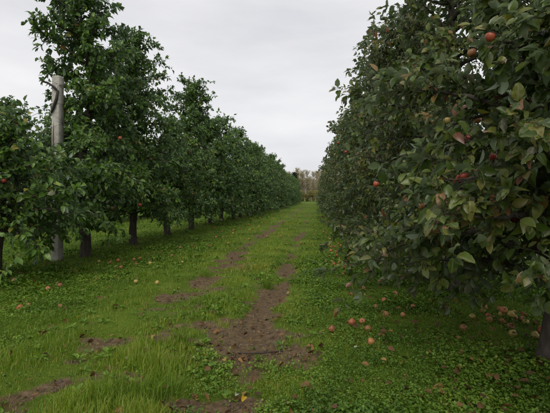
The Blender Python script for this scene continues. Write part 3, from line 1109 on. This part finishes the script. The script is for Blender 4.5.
# low weeds (chickweed, clover): little leaves on short stalks, thick at the foot of the rows
TW = np.array([(0, 0), (.5, .36), (.5, -.36), (1, .0)], float)
FW = np.array([(0, 3, 1), (0, 2, 3)])
parts = []
for (n, d0, d1, s) in ((62000, 1.9, 6.5, 1.0), (34000, 6.0, 20, 1.9), (11000, 18, 50, 3.8)):
    x, y, d = scatter(n, d0, d1, rg)
    dd = dirt(x, y)
    rowish = np.clip((x + .35) / .6, 0, 1) + np.clip((-2.3 - x) / .6, 0, 1)
    pat = fbm(x * 1.6 + 9, y * 1.6, 88)
    keep = (rg.uniform(0, 1, n) > np.clip(dd * 1.1, 0, .97)) & (rg.uniform(0, 1, n) < np.clip(.85 * rowish + np.clip((pat - .5) * 3, 0, .6), .04, 1))
    x, y, pat, rowish = x[keep], y[keep], pat[keep], rowish[keep]
    n = len(x)
    hz = (.012 + .095 * rg.uniform(0, 1, n) ** .8 * np.clip(pat * 1.6 - .1, .25, 1)) * (.6 + .4 * rowish)
    k = 4
    X = np.repeat(x, k); Y = np.repeat(y, k)
    a = rg.uniform(0, 6.283, n * k)
    el = rg.normal(.15, .45, n * k)
    D = np.stack([np.cos(a) * np.cos(el), np.sin(a) * np.cos(el), np.sin(el)], -1)
    N = np.array([0, 0, 1.0]) + rg.normal(0, .3, (n * k, 3))
    P = np.stack([X, Y, gh(X, Y) + np.repeat(hz, k) * rg.uniform(.55, 1.0, n * k)], -1) + D * .004
    S = np.repeat(rg.uniform(.55, 1.2, n) * (.6 + 1.1 * np.clip((fbm(x * 1.9 + 2, y * 1.9, 61) - .3) * 2.2, 0, 1)), k) * rg.uniform(.010, .024, n * k) * s
    t = np.clip(np.repeat(.36 + (fbm(x * 2.6, y * 2.6, 31) - .5) * 1.5 + rg.normal(0, .12, n), k) + rg.normal(0, .16, n * k), 0, 1)
    parts.append(leaf_batch(P, D, N, S, t, rg, TW, FW))
    w = np.full(n, .0016) * s
    if s == 1.0:
        parts.append(blades(x, y, hz * 1.02 + .012, w, np.full(n, .2), rg, .1))
o, Vs, Fs, Ts = 0, [], [], []
for V, F, t in parts:
    Vs.append(V); Fs.append(F + o); Ts.append(t)
    o += len(V)
weeds = link(bpy.data.objects.new('low_weeds', mesh_np('low_weeds', np.concatenate(Vs), np.concatenate(Fs), M_WEED, False, {'tint': np.concatenate(Ts)})))
tag(weeds, 'dense low chickweed and clover at the foot of the trees', 'weeds', kind='stuff')

# broad weeds along the lane and leaf litter
n = 420
x, y, d = scatter(n, 2.0, 16, rg)
keep = (x > -3.4) & (x < .3) & (dirt(x, y) < .75) & (fbm(x * 1.2, y * 1.2, 12) > .42)
x, y = x[keep], y[keep]
n, k = len(x), 8
a = np.tile(np.arange(k) * 2.4, n) + np.repeat(rg.uniform(0, 6, n), k)
el = rg.normal(.55, .25, n * k)
D = np.stack([np.cos(a) * np.cos(el), np.sin(a) * np.cos(el), np.sin(el)], -1)
X, Y = np.repeat(x, k), np.repeat(y, k)
P = np.stack([X, Y, gh(X, Y)], -1) + D * .02
V, F, t = leaf_batch(P, D, np.array([0, 0, 1.]) + rg.normal(0, .25, (n * k, 3)), np.repeat(rg.uniform(.5, 1.2, n), k) * rg.uniform(.03, .075, n * k), np.clip(rg.normal(.45, .2, n * k), 0, 1), rg)
bw = link(bpy.data.objects.new('broad_weeds', mesh_np('broad_weeds', V, F, M_WEED, False, {'tint': t})))
tag(bw, 'broad-leaved weed rosettes dotted through the lane grass', 'weeds', kind='stuff')

n = 11000
x, y, d = scatter(n, 1.9, 34, rg)
dd = dirt(x, y)
under = g(x, RIGHT_X - .5, .9) + g(x, LEFT_X + .6, 1.1)
keep = rg.uniform(0, 1, n) < np.clip(.035 + .42 * dd + .42 * under, 0, 1)
x, y, dd = x[keep], y[keep], dd[keep]
n = len(x)
a = rg.uniform(0, 6.283, n)
D = np.stack([np.cos(a), np.sin(a), rg.normal(0, .3, n)], -1)
P = np.stack([x, y, gh(x, y) + .012 + .075 * (1 - dd) * rg.uniform(0, 1, n)], -1)
V, F, t = leaf_batch(P, D, np.array([0, 0, 1.]) + rg.normal(0, .5, (n, 3)), rg.uniform(.02, .07, n), rg.beta(1.3, 1.9, n), rg)
lit = link(bpy.data.objects.new('leaf_litter', mesh_np('leaf_litter', V, F, M_LITTER, False, {'tint': t})))
tag(lit, 'brown dead leaves littering the ground', 'leaf litter', kind='stuff')

# soil crumbs on the bare patches
n = 16000
x, y, d = scatter(n, 1.9, 14, rg)
keep = dirt(x, y) > .45
x, y = x[keep], y[keep]
n = len(x)
TET = np.array([(1, 0, -.3), (-.5, .87, -.3), (-.5, -.87, -.3), (.1, .05, .8), (.45, .5, .35), (-.6, -.1, .4)], float)
TF = np.array([(0, 4, 3), (1, 5, 3), (4, 1, 3), (0, 1, 4), (1, 2, 5), (2, 3, 5), (2, 0, 3)])
s = .004 + .016 * rg.uniform(0, 1, n) ** 3
V = TET[None] * s[:, None, None] * rg.uniform(.7, 1.3, (n, 1, 3)) + rg.normal(0, .15, (n, 6, 3)) * s[:, None, None]
ca, sa = np.cos(rg.uniform(0, 6.28, n)), np.sin(rg.uniform(0, 6.28, n))
V = np.stack([V[..., 0] * ca[:, None] - V[..., 1] * sa[:, None], V[..., 0] * sa[:, None] + V[..., 1] * ca[:, None], V[..., 2]], -1)
V += np.stack([x, y, gh(x, y) - .004], -1)[:, None]
F = TF[None] + (np.arange(n) * 6)[:, None, None]
M_SOIL = bark_mat('soil_crumb', (.04, .027, .016), (.16, .115, .07), 8)
crumbs = link(bpy.data.objects.new('soil_crumbs', mesh_np('soil_crumbs', V.reshape(-1, 3), F.reshape(-1, 3), M_SOIL)))
tag(crumbs, 'loose brown soil crumbs on the bare patches', 'soil', kind='stuff')


# single things on the ground: tufts, larger fallen leaves, a stick
def tuft_at(px, py, h, n, spread, label, seed):
    r = np.random.default_rng(seed)
    c = at(px, py)
    x, y = np.clip(r.normal(0, spread, n), -2 * spread, 2 * spread), np.clip(r.normal(0, spread, n), -2 * spread, 2 * spread)
    V, F, t = blades(c.x + x, c.y + y, h * r.uniform(.5, 1.15, n), r.uniform(.003, .006, n), np.clip(r.normal(.25, .15, n), 0, 1), r, .8)
    V = V - np.array(c)
    o = link(bpy.data.objects.new('grass_tuft', mesh_np('grass_tuft', V, F, M_GRASS, False, {'tint': t})))
    o.location = c
    tag(o, label, 'grass tuft', 'grass tufts in the lane')


tuft_at(268, 288, .17, 160, .06, 'dark grass tuft beside the middle wheel track', 1)
tuft_at(180, 342, .12, 150, .055, 'low grass tuft left of the bare soil patch', 2)
tuft_at(205, 276, .14, 120, .07, 'grass tuft on the far side of the left wheel track', 3)
tuft_at(110, 400, .17, 220, .08, 'long grass tuft at the near left of the lane', 4)
tuft_at(160, 395, .16, 180, .07, 'long grass tuft between the wheel tracks, near the bottom edge', 6)

M_YELLOW = leaf_mat('yellow_leaf', [(0, (.55, .36, .03)), (1, (.6, .42, .05))], src='random', rough=.6)
M_PALE = leaf_mat('pale_leaf', [(0, (.42, .44, .38)), (1, (.5, .52, .46))], src='random', rough=.6)
M_RUST = leaf_mat('rust_leaf', [(0, (.30, .12, .04)), (1, (.36, .18, .06))], src='random', rough=.6)
flat_leaf = HERO[2]
for px, py, m, s, lab in ((245, 402, M_YELLOW, .062, 'bright yellow fallen leaf on bare soil at the bottom'),
                          (237, 399, M_PALE, .05, 'pale fallen leaf beside the bright yellow one'),
                          (354, 352, M_PALE, .035, 'small whitish speck in the weeds, left of another'),  # this and the next: white specks, not leaves, stood in for by leaf blades
                          (366, 360, M_PALE, .045, 'whitish speck low in the weeds on the right'),
                          (401, 369, M_RUST, .07, 'rust-orange fallen leaf in weeds under right tree'),
                          (445, 392, M_RUST, .085, 'rust-brown fallen leaf in weeds, left of a pair'),
                          (458, 388, M_RUST, .085, 'rust-brown fallen leaf in weeds, right of a pair'),
                          (425, 404, M_RUST, .08, 'orange fallen leaf at the bottom edge'),
                          (468, 405, M_RUST, .06, 'small orange fallen leaf at the bottom right'),
                          (128, 361, M_PALE, .06, 'pale upturned leaf in the grass on the left'),
                          (79, 320, M_YELLOW, .05, 'yellow fallen leaf in the grass left of the lane')):
    c = at(px, py)
    me = flat_leaf.copy()
    me.materials.clear()
    me.materials.append(m)
    o = link(bpy.data.objects.new('fallen_leaf', me))
    o.location = c + Vector((0, 0, .035))
    o.rotation_euler = (random.uniform(-.5, .5), random.uniform(-.4, .3), random.uniform(0, 6.28))
    o.scale = (s, s, s)
    tag(o, lab, 'leaf')
c = at(262, 356)
V, F = tubes([[(-.2, .02, .01), (-.1, -.02, .025), (0, -.015, .03), (.1, .03, .028), (.17, .09, .012)]], [(.004, .007, .008, .006, .003)], 6)
st = link(bpy.data.objects.new('stick', mesh_np('stick', V, F, M_STICK, True)))
st.location = c
tag(st, 'short dark curved stick lying on the bare soil', 'stick')

# ------------------------------------------------------------------ far wood at the end of the lane
M_FARLEAF = leaf_mat('autumn_far_leaf', [(0, (.30, .265, .165)), (.5, (.40, .355, .23)), (1, (.50, .45, .29))], rough=.8, trans=.3, spec=.1)
M_FARYEL = leaf_mat('yellowing_shrub_leaf', [(0, (.2, .19, .07)), (1, (.34, .31, .11))], rough=.8, trans=.3, spec=.1)
M_FIR = leaf_mat('fir_needles', [(0, (.03, .045, .028)), (1, (.055, .08, .045))], rough=.8, trans=.1, spec=.1)


def far_tree(seed, H, R, mat, n, lsz, name, conical=False, zmin=.15):
    r = np.random.default_rng(seed)
    root = link(bpy.data.objects.new(name, None))
    zz = np.linspace(-.3, H * .93, 8)
    tp = np.stack([r.normal(0, .05, 8), r.normal(0, .05, 8), zz], -1)
    V, F = tubes([tp], [np.linspace(.16, .02, 8)], 6)
    link(bpy.data.objects.new('trunk', mesh_np('trunk', V, F, M_BARK if conical else M_PALEBARK, True)), root)
    br, rd = [], []
    for k in range(80):
        t = r.uniform(zmin, .95)
        a = r.uniform(0, 6.28)
        L = R * ((1 - t) * 1.05 + .08 if conical else (.35 + .65 * math.sin(math.pi * min(1, t * .9 + .1)))) * r.uniform(.6, 1.1)
        up = -.15 if conical else r.uniform(.7, 1.8)
        b = np.array([0, 0, t * H])
        e = b + np.array([math.cos(a) * L, math.sin(a) * L, up * L])
        e[2] = min(e[2], H)
        br.append([b, (b + e) / 2 + r.normal(0, .08, 3), e])
        rd.append((.035, .022, .008))
    V1, F1 = tubes(br, rd, 4)
    m = n // len(br)
    P = np.concatenate([np.array(b[0]) + (np.array(b[2]) - b[0]) * (r.uniform(.15, 1.08, (m, 1))) for b in br]) + r.normal(0, .16 if not conical else .1, (m * len(br), 3)) * R * .5
    N = r.normal(0, 1, P.shape)
    D = r.normal(0, .6, P.shape) + np.array([0, 0, -.5 if conical else .2])
    V2, F2, t2 = leaf_batch(P, D, N, lsz * r.uniform(.6, 1.3, len(P)), r.uniform(0, 1, len(P)), r, T4, F4)
    me = mesh_np('crown', np.concatenate([V2, V1]), np.concatenate([F2, F1 + len(V2)]), mat, False, {'tint': np.concatenate([t2, np.zeros(len(V1))])})
    me.materials.append(M_BARK if conical else M_PALEBARK)
    mi = np.zeros(len(F2) + len(F1), np.int32)
    mi[len(F2):] = 1
    me.polygons.foreach_set('material_index', mi)
    c = link(bpy.data.objects.new('crown', me), root)
    c['kind'] = 'stuff'
    return root


wood = [far_tree(300 + i, 10.8, 1.8, M_FARLEAF, 3400, .2, 'bare_tree', False, .04) for i in range(4)]
k = 0
for rowy, xs in ((150, np.arange(-22, 16, 1.9)), (158, np.arange(-24, 17, 2.3)), (168, np.arange(-26, 18, 2.6)), (177, np.arange(-27, 19, 2.2))):
    for x in xs:
        loc = (x + random.uniform(-.6, .6), rowy + random.uniform(-2, 2), 0)
        sc = random.uniform(.72, 1.14)
        lab = 'slender pale brown tree in the far wood at the lane end'
        gp = 'thin autumn trees of the far wood'
        if k < 4:
            r = wood[k]
            r.location, r.scale = loc, (sc, sc, sc)
            tag(r, lab, 'tree', gp)
        else:
            r = copy_thing(wood[k % 4], loc, random.uniform(0, 6.28), (sc, sc, sc), lab, gp)
        k += 1
fir = far_tree(401, 10.8, 2.9, M_FIR, 8000, .42, 'fir_tree', True, .06)
fir.location = (-7.6, 146, 0)
tag(fir, 'tallest dark fir above the far end of left row', 'fir tree', 'dark firs at the wood edge')
fir['category'] = 'fir tree'
for x, y, s, lab in ((-10.3, 149, .93, 'dark fir left of the tallest fir, mostly behind left row'), (-13.0, 147, .98, 'leftmost dark fir at the wood edge, behind left row')):
    copy_thing(fir, (x, y, 0), s * 9, (s, s, s), lab, 'dark firs at the wood edge')
sh = far_tree(410, 3.4, 1.5, M_FARYEL, 2200, .2, 'shrub', False, .02)
sh.location = (0.6, 132, 0)
tag(sh, 'yellowish shrub at the end of the lane', 'shrub')
for i, x in enumerate(np.arange(-20, 15, 2.1)):
    copy_thing(sh, (x + random.uniform(-.5, .5), 143 + random.uniform(-2, 2), 0), random.uniform(0, 6.28), (1.2, 1.2, random.uniform(.7, 1.1)),
               'low yellow-brown bush along the foot of the far wood', 'bushes along the far wood')
